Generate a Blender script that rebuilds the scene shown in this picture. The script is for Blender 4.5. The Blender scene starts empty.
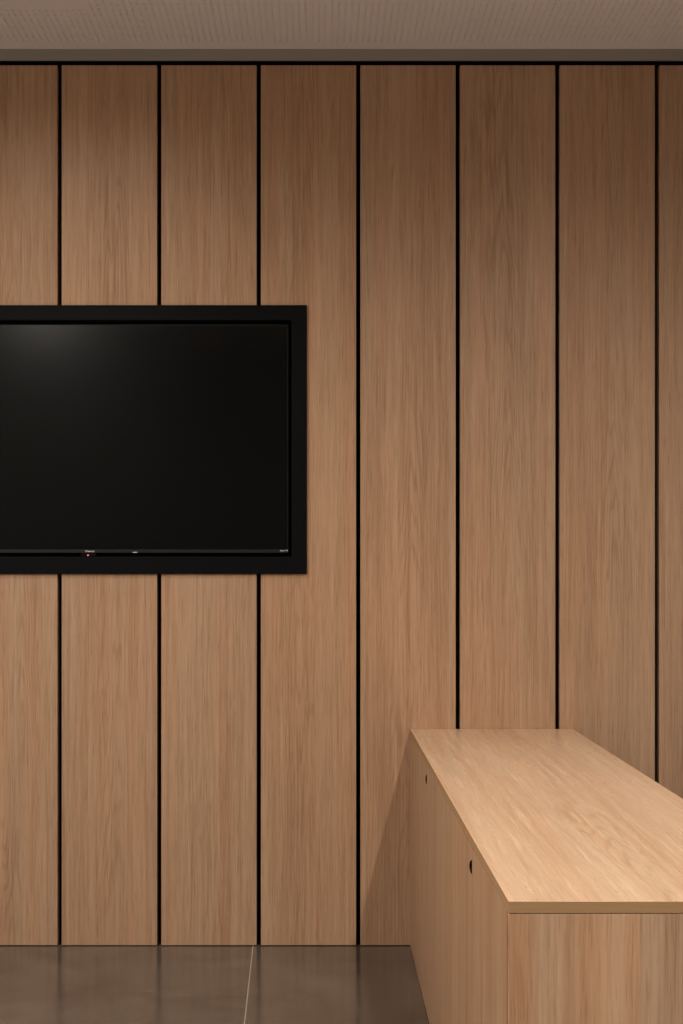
import bpy, bmesh, math, random
from mathutils import Vector
S = bpy.context.scene
C = S.collection
K = 0.0032            # metres per image pixel on the panelled wall
D = 4.8               # camera to wall
F = 1500.0            # focal length in pixels (image taken as 683 x 1024)
VX, VY = 317.0, 566.0  # where the view axis meets the picture
EYE = 380 * K

def wx(px, Y=0.0): return (px - VX) * (D + Y) / F
def wz(py, Y=0.0): return EYE - (py - VY) * (D + Y) / F

# ---------------------------------------------------------------- materials
class N:
    def __init__(self, name):
        self.m = bpy.data.materials.new(name); self.m.use_nodes = True
        self.t = self.m.node_tree; self.b = self.t.nodes['Principled BSDF']
    def n(self, typ, **kw):
        x = self.t.nodes.new(typ)
        for k, v in kw.items(): setattr(x, k, v)
        return x
    def put(self, sock, v):
        if hasattr(v, 'links'): self.t.links.new(v, sock)
        else: sock.default_value = v
    def math(self, op, a, b=0.0, c=None, clamp=False):
        x = self.n('ShaderNodeMath', operation=op, use_clamp=clamp)
        self.put(x.inputs[0], a); self.put(x.inputs[1], b)
        if c is not None: self.put(x.inputs[2], c)
        return x.outputs[0]
    def noise(self, vec, scale, detail=2.0, rough=0.5, dist=0.0):
        x = self.n('ShaderNodeTexNoise')
        self.put(x.inputs['Vector'], vec); x.inputs['Scale'].default_value = scale
        x.inputs['Detail'].default_value = detail; x.inputs['Roughness'].default_value = rough
        x.inputs['Distortion'].default_value = dist
        return x.outputs['Fac']
    def comb(self, x, y, z):
        k = self.n('ShaderNodeCombineXYZ')
        for s, v in zip(k.inputs, (x, y, z)): self.put(s, v)
        return k.outputs[0]
    def rng(self, v, a, b, c, d, smooth=False):
        k = self.n('ShaderNodeMapRange')
        if smooth: k.interpolation_type = 'SMOOTHSTEP'
        self.put(k.inputs[0], v)
        for i, q in enumerate((a, b, c, d)): k.inputs[i + 1].default_value = q
        return k.outputs[0]
    def mix(self, f, a, b, mode='MIX'):
        k = self.n('ShaderNodeMix', data_type='RGBA', blend_type=mode)
        self.put(k.inputs[0], f); self.put(k.inputs[6], a); self.put(k.inputs[7], b)
        return k.outputs[2]

def plain(name, col, rough=0.5, spec=0.5, emit=None, coat=0.0):
    q = N(name); b = q.b
    b.inputs['Base Color'].default_value = (*col, 1); b.inputs['Roughness'].default_value = rough
    b.inputs['Specular IOR Level'].default_value = spec
    if coat: b.inputs['Coat Weight'].default_value = coat
    if emit:
        b.inputs['Emission Color'].default_value = (*emit[0], 1); b.inputs['Emission Strength'].default_value = emit[1]
    return q.m

def wood(name, along, across, light, dark, tint, rough=0.42, cath=0.5, broad=0.3, streak=0.35, fleck=0.0, seed=0.0, spec=0.4, strips=0.0, pores=0.42):
    """Oak laminate: long soft streaks, fine pores and faint cathedral figure."""
    q = N(name)
    tc = q.n('ShaderNodeTexCoord'); sp = q.n('ShaderNodeSeparateXYZ'); q.put(sp.inputs[0], tc.outputs['Object'])
    oi = q.n('ShaderNodeObjectInfo')
    rnd = q.math('MULTIPLY_ADD', oi.outputs['Random'], 37.0, seed)
    U = sp.outputs['XYZ'.index(across)]; V = sp.outputs['XYZ'.index(along)]
    # gentle waver so no streak is perfectly straight
    wob = q.noise(q.comb(q.math('MULTIPLY', U, 5.0), q.math('MULTIPLY', V, 2.2), rnd), 1.0, 2.0)
    Uw = q.math('MULTIPLY_ADD', q.math('SUBTRACT', wob, 0.5), 0.012, U)
    def st(su, sv, off, det=2.0, r=0.55):
        return q.noise(q.comb(q.math('MULTIPLY', Uw, su), q.math('MULTIPLY', V, sv), q.math('ADD', rnd, off)), 1.0, det, r)
    n1 = st(9.0, 0.5, 1.0)
    n2 = st(70.0, 1.2, 7.0)
    n3 = st(260.0, 5.5, 13.0, 3.0, 0.65)
    n4 = st(330.0, 14.0, 19.0, 2.0)
    # cathedral arches: parabolas stacked along the grain
    wz_ = q.noise(q.comb(q.math('MULTIPLY', U, 16.0), q.math('MULTIPLY', V, 1.1), q.math('ADD', rnd, 31.0)), 1.0, 2.0)
    cen = q.math('MULTIPLY', q.math('SUBTRACT', q.noise(q.comb(rnd, q.math('MULTIPLY', V, 0.6), 3.0), 1.0, 0.0), 0.5), 0.10)
    uc = q.math('SUBTRACT', U, cen)
    ph = q.math('ADD', q.math('MULTIPLY', q.math('POWER', q.math('ABSOLUTE', uc), 1.5), 230.0), q.math('MULTIPLY', V, 3.4))
    ph = q.math('ADD', ph, q.math('MULTIPLY', wz_, 9.0))
    sn = q.math('SINE', q.math('MULTIPLY', ph, 6.5))
    arch = q.rng(sn, 0.1, 1.0, 0.0, 1.0, True)
    msk = q.rng(q.math('ABSOLUTE', uc), 0.02, 0.11, 1.0, 0.15, True)
    patch = q.rng(q.noise(q.comb(q.math('MULTIPLY', U, 6.0), q.math('MULTIPLY', V, 0.9), q.math('ADD', rnd, 53.0)), 1.0, 1.0), 0.38, 0.62, 0.2, 1.0, True)
    arch = q.math('MULTIPLY', q.math('MULTIPLY', arch, msk), patch)
    f = q.rng(n1, 0.3, 0.7, -broad, broad)
    f = q.math('ADD', f, q.rng(n2, 0.3, 0.7, -streak * 0.8, streak * 0.8))
    f = q.math('ADD', f, q.rng(n3, 0.3, 0.7, -streak * 1.15, streak * 1.15))
    f = q.math('ADD', f, q.math('MULTIPLY', arch, cath * 0.7))
    f = q.math('ADD', f, q.rng(n4, 0.56, 0.72, 0.0, pores))
    f = q.math('ADD', f, 0.38, clamp=True)
    col = q.mix(f, (*light, 1), (*dark, 1))
    tn = q.rng(st(22.0, 0.35, 71.0), 0.40, 0.66, 0.0, 0.85, True)
    col = q.mix(tn, col, (*tint, 1), 'MULTIPLY')
    if strips:
        g = q.rng(st(11.0, 0.12, 91.0, 1.0), 0.50, 0.62, 0.0, strips, True)
        col = q.mix(g, col, (0.80, 0.90, 1.0, 1), 'MULTIPLY')
    tone = q.mix(q.math('FRACT', q.math('MULTIPLY', oi.outputs['Random'], 7.31)), (1.0, 0.955, 0.90, 1), (0.97, 0.985, 1.0, 1))
    col = q.mix(1.0, col, tone, 'MULTIPLY')
    if fleck:
        fl = q.rng(st(85.0, 3.4, 111.0, 3.0, 0.6), 0.54, 0.70, 0.0, fleck, True)
        col = q.mix(fl, col, tuple(min(1, c * 1.25) for c in light) + (1,))
    q.put(q.b.inputs['Base Color'], col)
    q.put(q.b.inputs['Roughness'], q.rng(n3, 0.3, 0.7, rough - 0.04, rough + 0.06))
    q.b.inputs['Specular IOR Level'].default_value = spec
    bp = q.n('ShaderNodeBump'); bp.inputs['Strength'].default_value = 0.06; bp.inputs['Distance'].default_value = 0.001
    q.put(bp.inputs['Height'], n4); q.put(q.b.inputs['Normal'], bp.outputs[0])
    return q.m

LIGHT = (0.480, 0.309, 0.192); DARK = (0.304, 0.177, 0.100); TINT = (1.0, 0.925, 0.875)
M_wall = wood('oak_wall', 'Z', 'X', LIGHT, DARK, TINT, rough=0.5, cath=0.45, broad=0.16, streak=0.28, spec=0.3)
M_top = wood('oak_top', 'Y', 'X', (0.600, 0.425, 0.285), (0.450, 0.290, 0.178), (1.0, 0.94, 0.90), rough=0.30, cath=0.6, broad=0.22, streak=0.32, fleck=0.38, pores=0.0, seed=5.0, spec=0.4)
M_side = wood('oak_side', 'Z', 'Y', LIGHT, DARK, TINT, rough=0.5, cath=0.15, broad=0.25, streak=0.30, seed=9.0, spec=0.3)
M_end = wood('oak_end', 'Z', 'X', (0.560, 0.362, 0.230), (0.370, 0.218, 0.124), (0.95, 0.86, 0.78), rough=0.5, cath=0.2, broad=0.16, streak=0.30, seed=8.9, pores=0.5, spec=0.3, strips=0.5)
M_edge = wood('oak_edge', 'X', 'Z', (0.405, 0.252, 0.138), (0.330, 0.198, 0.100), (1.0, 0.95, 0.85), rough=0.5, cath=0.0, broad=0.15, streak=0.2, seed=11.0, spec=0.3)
M_black = plain('black_backing', (0.004, 0.004, 0.004), 0.8, 0.1)
M_dark = plain('near_black', (0.006, 0.004, 0.003), 0.9, 0.05)
M_frame = plain('black_satin_frame', (0.0022, 0.0023, 0.0024), 0.45, 0.10)
M_screen = plain('black_screen_glass', (0.0022, 0.0022, 0.0021), 0.175, 0.36)
M_bezel = plain('black_bezel', (0.009, 0.009, 0.009), 0.4, 0.3)
M_mark = plain('silver_mark', (0.75, 0.75, 0.75), 0.35, 0.5)
M_led = plain('red_standby_light', (0.5, 0.05, 0.05), 0.4, 0.5, emit=((1.0, 0.16, 0.18), 2.0))
M_fascia = plain('grey_fascia', (0.30, 0.265, 0.235), 0.6, 0.2)
M_paint = plain('pale_room_paint', (0.78, 0.75, 0.72), 0.8, 0.2)

M_tan = plain('tan_room_paint', (0.80, 0.76, 0.72), 0.8, 0.2)
M_dim = plain('dark_room_paint', (0.06, 0.055, 0.05), 0.8, 0.2)

def ceiling_mat():
    q = N('ceiling_paint'); tc = q.n('ShaderNodeTexCoord')
    n = q.noise(tc.outputs['Object'], 2.5, 3.0)
    q.put(q.b.inputs['Base Color'], q.mix(n, (0.80, 0.755, 0.725, 1), (0.86, 0.815, 0.785, 1)))
    q.b.inputs['Roughness'].default_value = 0.8; q.b.inputs['Specular IOR Level'].default_value = 0.2
    return q.m
M_ceil = ceiling_mat()

def floor_mat():
    """Polished brown-grey stone tiles with a thin pale joint."""
    q = N('polished_stone'); tc = q.n('ShaderNodeTexCoord')
    mp = q.n('ShaderNodeMapping'); q.put(mp.inputs[0], tc.outputs['Object'])
    mp.inputs['Location'].default_value = (0.2048, 0.0, 0.0); mp.inputs['Rotation'].default_value = (0, 0, math.radians(-0.84))
    sp = q.n('ShaderNodeSeparateXYZ'); q.put(sp.inputs[0], mp.outputs[0])
    T = 1.2
    def joint(s, off):
        u = q.math('ADD', q.math('DIVIDE', s, T), 20.0 + off)
        fr = q.math('FRACT', u)
        d = q.math('MULTIPLY', q.math('MINIMUM', fr, q.math('SUBTRACT', 1.0, fr)), T)
        return q.math('LESS_THAN', d, 0.0016), q.math('FLOOR', u)
    jx, ix = joint(sp.outputs[0], 0.0); jy, iy = joint(sp.outputs[1], -0.1)
    j = q.math('MAXIMUM', jx, jy)
    wn = q.n('ShaderNodeTexWhiteNoise', noise_dimensions='3D'); q.put(wn.inputs[0], q.comb(ix, iy, 1.7))
    pos = q.n('ShaderNodeVectorMath', operation='ADD'); q.put(pos.inputs[0], tc.outputs['Object']); q.put(pos.inputs[1], wn.outputs['Color'])
    n = q.noise(pos.outputs[0], 3.2, 5.0, 0.6, 0.6)
    n2 = q.noise(pos.outputs[0], 60.0, 2.0)
    f = q.math('ADD', q.rng(n, 0.32, 0.68, 0.0, 1.0), q.rng(n2, 0.3, 0.7, -0.08, 0.08), clamp=True)
    col = q.mix(f, (0.064, 0.051, 0.041, 1), (0.116, 0.092, 0.074, 1))
    col = q.mix(j, col, (0.34, 0.29, 0.22, 1))
    q.put(q.b.inputs['Base Color'], col)
    q.put(q.b.inputs['Roughness'], q.rng(n, 0.3, 0.7, 0.12, 0.19))
    q.b.inputs['Specular IOR Level'].default_value = 0.5
    return q.m
M_floor = floor_mat()

# ---------------------------------------------------------------- mesh helpers
def link(name, bm, mat, parent=None, loc=(0, 0, 0), bevel=0.0, smooth=False):
    me = bpy.data.meshes.new(name)
    bmesh.ops.recalc_face_normals(bm, faces=bm.faces[:])
    bm.to_mesh(me); bm.free()
    o = bpy.data.objects.new(name, me); C.objects.link(o)
    for m in (mat if isinstance(mat, (list, tuple)) else [mat]): me.materials.append(m)
    o.location = loc
    if parent: o.parent = parent
    if bevel:
        b = o.modifiers.new('bevel', 'BEVEL'); b.width = bevel; b.segments = 2; b.limit_method = 'ANGLE'; b.angle_limit = math.radians(40)
    return o

def box(bm, x0, x1, y0, y1, z0, z1, mi=0):
    v = [bm.verts.new(p) for p in ((x0, y0, z0), (x1, y0, z0), (x1, y1, z0), (x0, y1, z0), (x0, y0, z1), (x1, y0, z1), (x1, y1, z1), (x0, y1, z1))]
    for f in ((0, 3, 2, 1), (4, 5, 6, 7), (0, 1, 5, 4), (1, 2, 6, 5), (2, 3, 7, 6), (3, 0, 4, 7)):
        bm.faces.new([v[i] for i in f]).material_index = mi

def boxo(name, x0, x1, y0, y1, z0, z1, mat, parent=None, bevel=0.0, origin=(0, 0, 0)):
    bm = bmesh.new(); ox, oy, oz = origin
    box(bm, x0 - ox, x1 - ox, y0 - oy, y1 - oy, z0 - oz, z1 - oz)
    return link(name, bm, mat, parent, origin, bevel)

def ring(bm, ox0, ox1, oz0, oz1, ix0, ix1, iz0, iz1, y0, y1):
    """Rectangular frame in the XZ plane, y0 (front) to y1 (back)."""
    O = ((ox0, oz0), (ox1, oz0), (ox1, oz1), (ox0, oz1)); I = ((ix0, iz0), (ix1, iz0), (ix1, iz1), (ix0, iz1))
    vs = {}
    for k, P in (('o', O), ('i', I)):
        for d, y in (('f', y0), ('b', y1)): vs[k + d] = [bm.verts.new((x, y, z)) for x, z in P]
    for a in range(4):
        b = (a + 1) % 4
        bm.faces.new((vs['of'][a], vs['of'][b], vs['if'][b], vs['if'][a]))
        bm.faces.new((vs['ob'][a], vs['ib'][a], vs['ib'][b], vs['ob'][b]))
        bm.faces.new((vs['of'][a], vs['ob'][a], vs['ob'][b], vs['of'][b]))
        bm.faces.new((vs['if'][a], vs['if'][b], vs['ib'][b], vs['ib'][a]))

def tag(o, label, cat, group=None):
    o['label'] = label; o['category'] = cat
    if group: o['group'] = group
def struct(o): o['kind'] = 'structure'; return o
def thing(name, loc, label, cat, group=None):
    o = bpy.data.objects.new(name, None); C.objects.link(o); o.location = loc; o.empty_display_size = 0.1
    tag(o, label, cat, group); return o
def adopt(o, t):
    o.parent = t; o.location = Vector(o.location) - Vector(t.location); return o

# ---------------------------------------------------------------- the setting
XL, XR, YB = -2.745, 2.04, -5.2
ZC = wz(49, -0.004)                        # ceiling underside
struct(boxo('floor', XL, XR, YB, 0.04, -0.08, 0.0, M_floor))
struct(boxo('wall_back', XL, XR, 0.04, 0.14, 0.0, ZC + 0.15, M_black))
struct(boxo('wall_left', XL - 0.1, XL, YB, 0.14, 0.0, ZC + 0.15, M_paint))
struct(boxo('wall_right', XR, XR + 0.1, YB, 0.14, 0.0, ZC + 0.15, M_tan))
struct(boxo('wall_front', XL - 0.1, XR + 0.1, YB - 0.1, YB, 0.0, ZC + 0.15, M_dim))
struct(boxo('trim_1', XL, XR, -0.004, 0.002, wz(60.4, -0.004), ZC + 0.02, M_fascia))

def ceiling():
    P = 0.0198; R = 0.0043; T = 0.012
    x_ref = wx(306.2, -0.06); xa = x_ref - P * 0.5 - P * 104; nx = 206
    ya = -0.0665; ny = 50
    xb = xa + nx * P; yb = ya - ny * P
    bm = bmesh.new()
    V = bm.verts.new; Fc = bm.faces.new
    grid = {}
    def gv(i, j):
        if (i, j) not in grid: grid[(i, j)] = V((xa + i * P, ya - j * P, ZC))
        return grid[(i, j)]
    px0, px1, py1 = -1.03, -0.672, -0.345           # plain field around a lamp
    for i in range(nx):
        for j in range(ny):
            cx, cy = xa + (i + .5) * P, ya - (j + .5) * P
            a, b, c, d = gv(i, j), gv(i, j + 1), gv(i + 1, j + 1), gv(i + 1, j)
            if px0 < cx < px1 and -0.72 < cy < py1:
                Fc((a, b, c, d)); continue
            lo = []; up = []
            for k in range(8):
                t = math.radians(22.5 + 45 * k)
                lo.append(V((cx + R * math.cos(t), cy + R * math.sin(t), ZC))); up.append(V((cx + R * math.cos(t), cy + R * math.sin(t), ZC + T)))
            # corners: d (+x,+y) sits at octagon edge 0-1, a at 2-3, b at 4-5, c at 6-7
            Fc((d, lo[0], lo[1])); Fc((d, lo[1], lo[2], a)); Fc((a, lo[2], lo[3])); Fc((a, lo[3], lo[4], b))
            Fc((b, lo[4], lo[5])); Fc((b, lo[5], lo[6], c)); Fc((c, lo[6], lo[7])); Fc((c, lo[7], lo[0], d))
            for k in range(8): Fc((lo[k], up[k], up[(k + 1) % 8], lo[(k + 1) % 8]))
    def quad(x0, x1, y0, y1):
        Fc([V(p) for p in ((x0, y0, ZC), (x0, y1, ZC), (x1, y1, ZC), (x1, y0, ZC))])
    quad(XL, XR, 0.0, ya); quad(XL, xa, ya, yb); quad(xb, XR, ya, yb); quad(XL, XR, yb, YB)
    me = bpy.data.meshes.new('ceiling'); bm.to_mesh(me); bm.free()
    o = bpy.data.objects.new('ceiling', me); C.objects.link(o); me.materials.append(M_ceil); struct(o)
    k = boxo('acoustic_backing', XL, XR, YB, 0.0, ZC + T, ZC + T + 0.04, M_black); k.parent = o
ceiling()

# ---------------------------------------------------------------- wall panels
GAP = 0.0138
edges = [59.5 + 99.6 * i for i in range(-6, 12)]
plabels = {
    0: 'strip of oak panel cut off by the left picture edge, %s the black screen',
    1: 'whole oak panel second from the left, %s the black screen',
    2: 'third oak panel from the left, %s the black screen at its right part',
    3: 'full-height oak panel notched round the right end of the black screen surround',
    4: 'full-height oak panel that carries the slanted shadow beside the counter',
    5: 'oak panel rising behind the middle of the counter back edge',
    6: "oak panel rising behind the counter's back right corner, second from the right",
    -1: 'full-height oak panel notched round the left end of the screen, outside the picture',
    7: 'narrow strip of oak panel at the far right picture edge, behind the counter',
}
NX, NZ0, NZ1 = wx(298.5), wz(566.0), wz(312.5)     # opening in the panelling for the screen
PZ0, PZ1, PD = 0.0022, wz(65.2), 0.0385
NXL = wx(-124.0)
for i in range(-5, 11):
    x0 = wx(edges[i + 5]) + GAP / 2; x1 = wx(edges[i + 6]) - GAP / 2
    cx = (x0 + x1) / 2; h = (x1 - x0) / 2
    if 0 <= i < 3:
        for zz0, zz1, word in ((NZ1, PZ1, 'above'), (PZ0, NZ0, 'below')):
            o = boxo('oak_panel', x0, x1, 0.0, PD, zz0, zz1, M_wall, bevel=0.0012, origin=(cx, 0, zz0))
            tag(o, plabels[i] % word, 'panel', 'oak panels of the back wall')
        continue
    out = [(-h, PZ0), (h, PZ0), (h, PZ1), (-h, PZ1)]
    if i == -1: out = [(-h, PZ0), (h, PZ0), (h, NZ0), (NXL - cx, NZ0), (NXL - cx, NZ1), (h, NZ1), (h, PZ1), (-h, PZ1)]
    if i == 3: out += [(-h, NZ1), (NX - cx, NZ1), (NX - cx, NZ0), (-h, NZ0)]
    bm = bmesh.new()
    fa = [bm.verts.new((x, 0, z - PZ0)) for x, z in out]; ba = [bm.verts.new((x, PD, z - PZ0)) for x, z in out]
    bm.faces.new(fa); bm.faces.new(ba[::-1])
    for k in range(len(out)):
        j = (k + 1) % len(out); bm.faces.new((fa[k], ba[k], ba[j], fa[j]))
    o = link('oak_panel', bm, M_wall, None, (cx, 0, PZ0), 0.0012)
    tag(o, plabels.get(i, 'plain full-height oak panel, one of those further along the wall outside the picture'), 'panel', 'oak panels of the back wall')
# ---------------------------------------------------------------- screen in its surround
YF = -0.009                                  # front of the black surround
yt = -0.002                                  # front of the television
rx1 = wx(307.0, YF); rz1 = wz(305.0, YF); rz0 = wz(574.0, YF); ix1 = wx(291.5, YF); iz1 = wz(320.3, YF); iz0 = wz(556.8, YF)
rx0 = wx(-132.0, YF); ix0 = wx(-116.0, YF)
bm = bmesh.new(); ring(bm, rx0, rx1, rz0, rz1, ix0, ix1, iz0, iz1, YF, -0.0004)
fr = link('tv_surround', bm, M_frame, bevel=0.0012)
tag(fr, 'flat black surround framing the wall-mounted screen', 'frame')
tx0, tx1 = wx(-112.0, yt), wx(288.2, yt); tz1, tz0 = wz(324.6, yt), wz(552.8, yt)
tv = thing('television', ((tx0 + tx1) / 2, 0.039, tz0), 'switched-off black television set inside the black surround', 'television')
sb = wz(549.7, yt)
adopt(boxo('casing', tx0, tx1, 0.002, 0.0395, tz0, tz1, M_dark), tv)
adopt(boxo('screen', tx0 + 0.002, tx1 - 0.002, -0.0005, 0.0018, sb, tz1 - 0.002, M_screen), tv)
bm = bmesh.new(); ring(bm, tx0, tx1, tz0, tz1, tx0 + 0.002, tx1 - 0.002, sb, tz1 - 0.002, yt, 0.0018)
bz = adopt(link('bezel', bm, M_bezel, bevel=0.0004), tv)

def text_mesh(body, size):
    cu = bpy.data.curves.new('lettering', 'FONT'); cu.body = body; cu.size = size; cu.extrude = 0.0003; cu.align_x = 'CENTER'; cu.align_y = 'CENTER'
    t = bpy.data.objects.new('lettering', cu); C.objects.link(t)
    dg = bpy.context.evaluated_depsgraph_get(); dg.update()
    me = bpy.data.meshes.new_from_object(t.evaluated_get(dg)); bpy.data.objects.remove(t)
    return me
def lettering(body, size, cx, cz, parent):
    o = bpy.data.objects.new('lettering', text_mesh(body, size)); C.objects.link(o)
    o.data.materials.clear(); o.data.materials.append(M_mark)
    o.rotation_euler = (math.pi / 2, 0, 0); o.location = (cx, yt - 0.0002, cz)
    o.parent = tv; o.location = Vector(o.location) - Vector(tv.location)
    return o
lettering('Hisense', 0.0092, wx(89.8, yt), wz(551.2, yt), tv)['label'] = 'small silver lettering on the lower bezel'
lettering('Roku TV', 0.0070, wx(284.0, yt), wz(550.7, yt), tv)['label'] = 'tiny pale lettering at the right end of the lower bezel'
# sensor tab with the red light, and a small lens with its glint put in as pale colour
tb = boxo('sensor_tab', wx(80.5, yt), wx(96, yt), yt + 0.002, 0.030, wz(556.2, yt), tz0, M_black, bevel=0.0008); adopt(tb, tv)
bm = bmesh.new(); bmesh.ops.create_uvsphere(bm, u_segments=16, v_segments=8, radius=0.0021)
ld = link('standby_light', bm, M_led, None, (wx(87.9, yt), yt + 0.0015, wz(555.3, yt))); ld.parent = tb
ld['label'] = 'tiny glowing red standby light'
ld.location = Vector(ld.location) - Vector(tv.location) - Vector(tb.location)
bm = bmesh.new(); bmesh.ops.create_uvsphere(bm, u_segments=20, v_segments=10, radius=1.0)
for v in bm.verts: v.co = (v.co.x * 0.0090, v.co.y * 0.003, v.co.z * 0.0016)
for f in bm.faces: f.smooth = True
adopt(link('sensor_lens', bm, M_mark, None, (wx(135, yt), yt + 0.001, wz(552.4, yt))), tv)

# ---------------------------------------------------------------- counter
CX0, CX1 = wx(410), wx(573.0); CZ = wz(728.9); CY = -2.469; TH = 0.0186; PT = 0.018
ct = thing('storage_counter', ((CX0 + CX1) / 2, CY / 2, 0), 'long low oak storage counter standing against the panelled wall', 'counter')
ztop = CZ - TH; Y0 = -0.002
# worktop: top face and edge strips
bm = bmesh.new(); xc, yc = (CX0 + CX1) / 2, CY / 2
box(bm, CX0 - xc, CX1 - xc, CY - yc, Y0 - yc, -TH, 0)
for f in bm.faces:
    if abs(f.normal.z) < 0.5 and abs(f.calc_center_median().z + TH / 2) < 1e-4: f.material_index = 2 if f.normal.x < -0.5 else 1
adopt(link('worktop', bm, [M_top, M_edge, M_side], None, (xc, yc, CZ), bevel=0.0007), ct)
# end panel towards the viewer
adopt(boxo('end_panel', CX0 + 0.0008, CX1 - 0.001, CY + 0.0006, CY + PT, 0.003, ztop - 0.0010, M_end, bevel=0.0008, origin=(xc, CY + PT / 2, 0.003)), ct)
adopt(boxo('back_panel', CX1 - 0.020, CX1 - 0.001, CY + PT + 0.0005, Y0, 0.003, ztop - 0.0005, M_side, origin=(CX1 - 0.01, yc, 0.003)), ct)
# shade inside the cupboard put in as near-black colour, well behind the doors
adopt(boxo('carcass', CX0 + 0.10, CX1 - 0.021, CY + PT + 0.001, Y0, 0.0, ztop - 0.0005, M_dark), ct)
adopt(boxo('plinth', CX0 + 0.006, CX0 + 0.024, CY + 0.004, Y0, 0.0, 0.004, M_dark), ct)

def door_mesh(yf, yn, hole):
    """Door in the YZ plane. yf far edge, yn near edge; hole = half-oval finger cut in the near edge."""
    z0, z1 = 0.0042, ztop - 0.0010; hc = 0.6372; a, b, sh = 0.052, 0.0134, 0.0065
    out = [(yf, z0), (yn, z0)]
    if hole:
        for k in range(17):
            t = math.radians(-90 + 180 * k / 16)
            out.append((yn + a * math.cos(t), hc + b * math.sin(t) - sh * math.cos(t)))
    out += [(yn, z1), (yf, z1)]
    ym = (yf + yn) / 2
    bm = bmesh.new()
    fa = [bm.verts.new((0, y - ym, z)) for y, z in out]; ba = [bm.verts.new((PT, y - ym, z)) for y, z in out]
    bm.faces.new(fa); bm.faces.new(ba[::-1])
    n = len(out)
    for k in range(n):
        f = bm.faces.new((fa[k], ba[k], ba[(k + 1) % n], fa[(k + 1) % n]))
        if hole and 2 <= k < n - 3: f.material_index = 1  # rim coloured black for the shade inside the cut
    return bm, ym
s1, s2 = -0.735, -1.921; sm = (s1 + s2) / 2; g = 0.0006
adopt(boxo('filler_strip', CX0, CX0 + PT, -0.148, Y0, 0.0042, ztop - 0.0010, M_side, origin=(CX0, -0.07, 0)), ct)
for yf, yn, hole in ((-0.148, s1, True), (s1, sm, False), (sm, s2, True), (s2, CY + PT + 0.0008, False)):
    bm, ym = door_mesh(yf - g, yn + g, hole)
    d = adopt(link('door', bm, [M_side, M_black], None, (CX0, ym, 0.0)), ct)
    if hole: d['label'] = 'door with a dark half-oval finger cut in its near edge'

# ---------------------------------------------------------------- light
def spot(name, loc, target, power, size, blend, radius, col=(1.0, 0.86, 0.70)):
    l = bpy.data.lights.new(name, 'SPOT'); l.energy = power; l.spot_size = math.radians(size); l.spot_blend = blend
    l.shadow_soft_size = radius; l.color = col
    o = bpy.data.objects.new(name, l); C.objects.link(o); o.location = loc
    o.rotation_euler = (Vector(target) - Vector(loc)).to_track_quat('-Z', 'Y').to_euler()
    return o
ZL = ZC - 0.012
WARM = (1.0, 0.93, 0.85)
spot('downlight_screen', (-0.84, -0.95, ZL), (-0.84, -0.95, 0), 50, 166, 1.0, 0.03, WARM)
spot('downlight_counter', (0.861, -1.80, ZL), (0.861, -1.80, 0), 108, 164, 1.0, 0.02, WARM)
spot('downlight_room', (-1.42, -3.1, ZL), (-1.42, -3.1, 0), 190, 166, 0.6, 0.05, WARM)
spot('fill_left', (-2.25, -1.9, ZL), (-2.25, -1.9, 0), 75, 164, 0.8, 0.05, WARM)  # unseen fill, added to brighten the doors and left wall
for x in (-1.70, 0.86):
    spot('fill_far', (x, -4.4, ZL), (x, -4.4, 0), 260, 168, 1.0, 0.05, WARM)  # unseen pair added as general fill from the room side

w = bpy.data.worlds.new('World'); S.world = w; w.use_nodes = True
w.node_tree.nodes['Background'].inputs[0].default_value = (1.0, 0.9, 0.8, 1); w.node_tree.nodes['Background'].inputs[1].default_value = 0.02

# ---------------------------------------------------------------- camera
cam = bpy.data.cameras.new('camera'); co = bpy.data.objects.new('camera', cam); C.objects.link(co)
cam.sensor_fit = 'VERTICAL'; cam.sensor_height = 36.0; cam.sensor_width = 24.0; cam.lens = 36.0 * F / 1024
cam.shift_x = (341.5 - VX) / 1024; cam.shift_y = (VY - 512) / 1024
co.location = (0, -D, EYE); co.rotation_euler = (math.pi / 2, 0, 0); cam.clip_start = 0.05
S.camera = co
vs = S.view_settings; vs.view_transform = 'Standard'; vs.look = 'None'; vs.gamma = 1.0; vs.use_curve_mapping = False; vs.exposure = 0.09
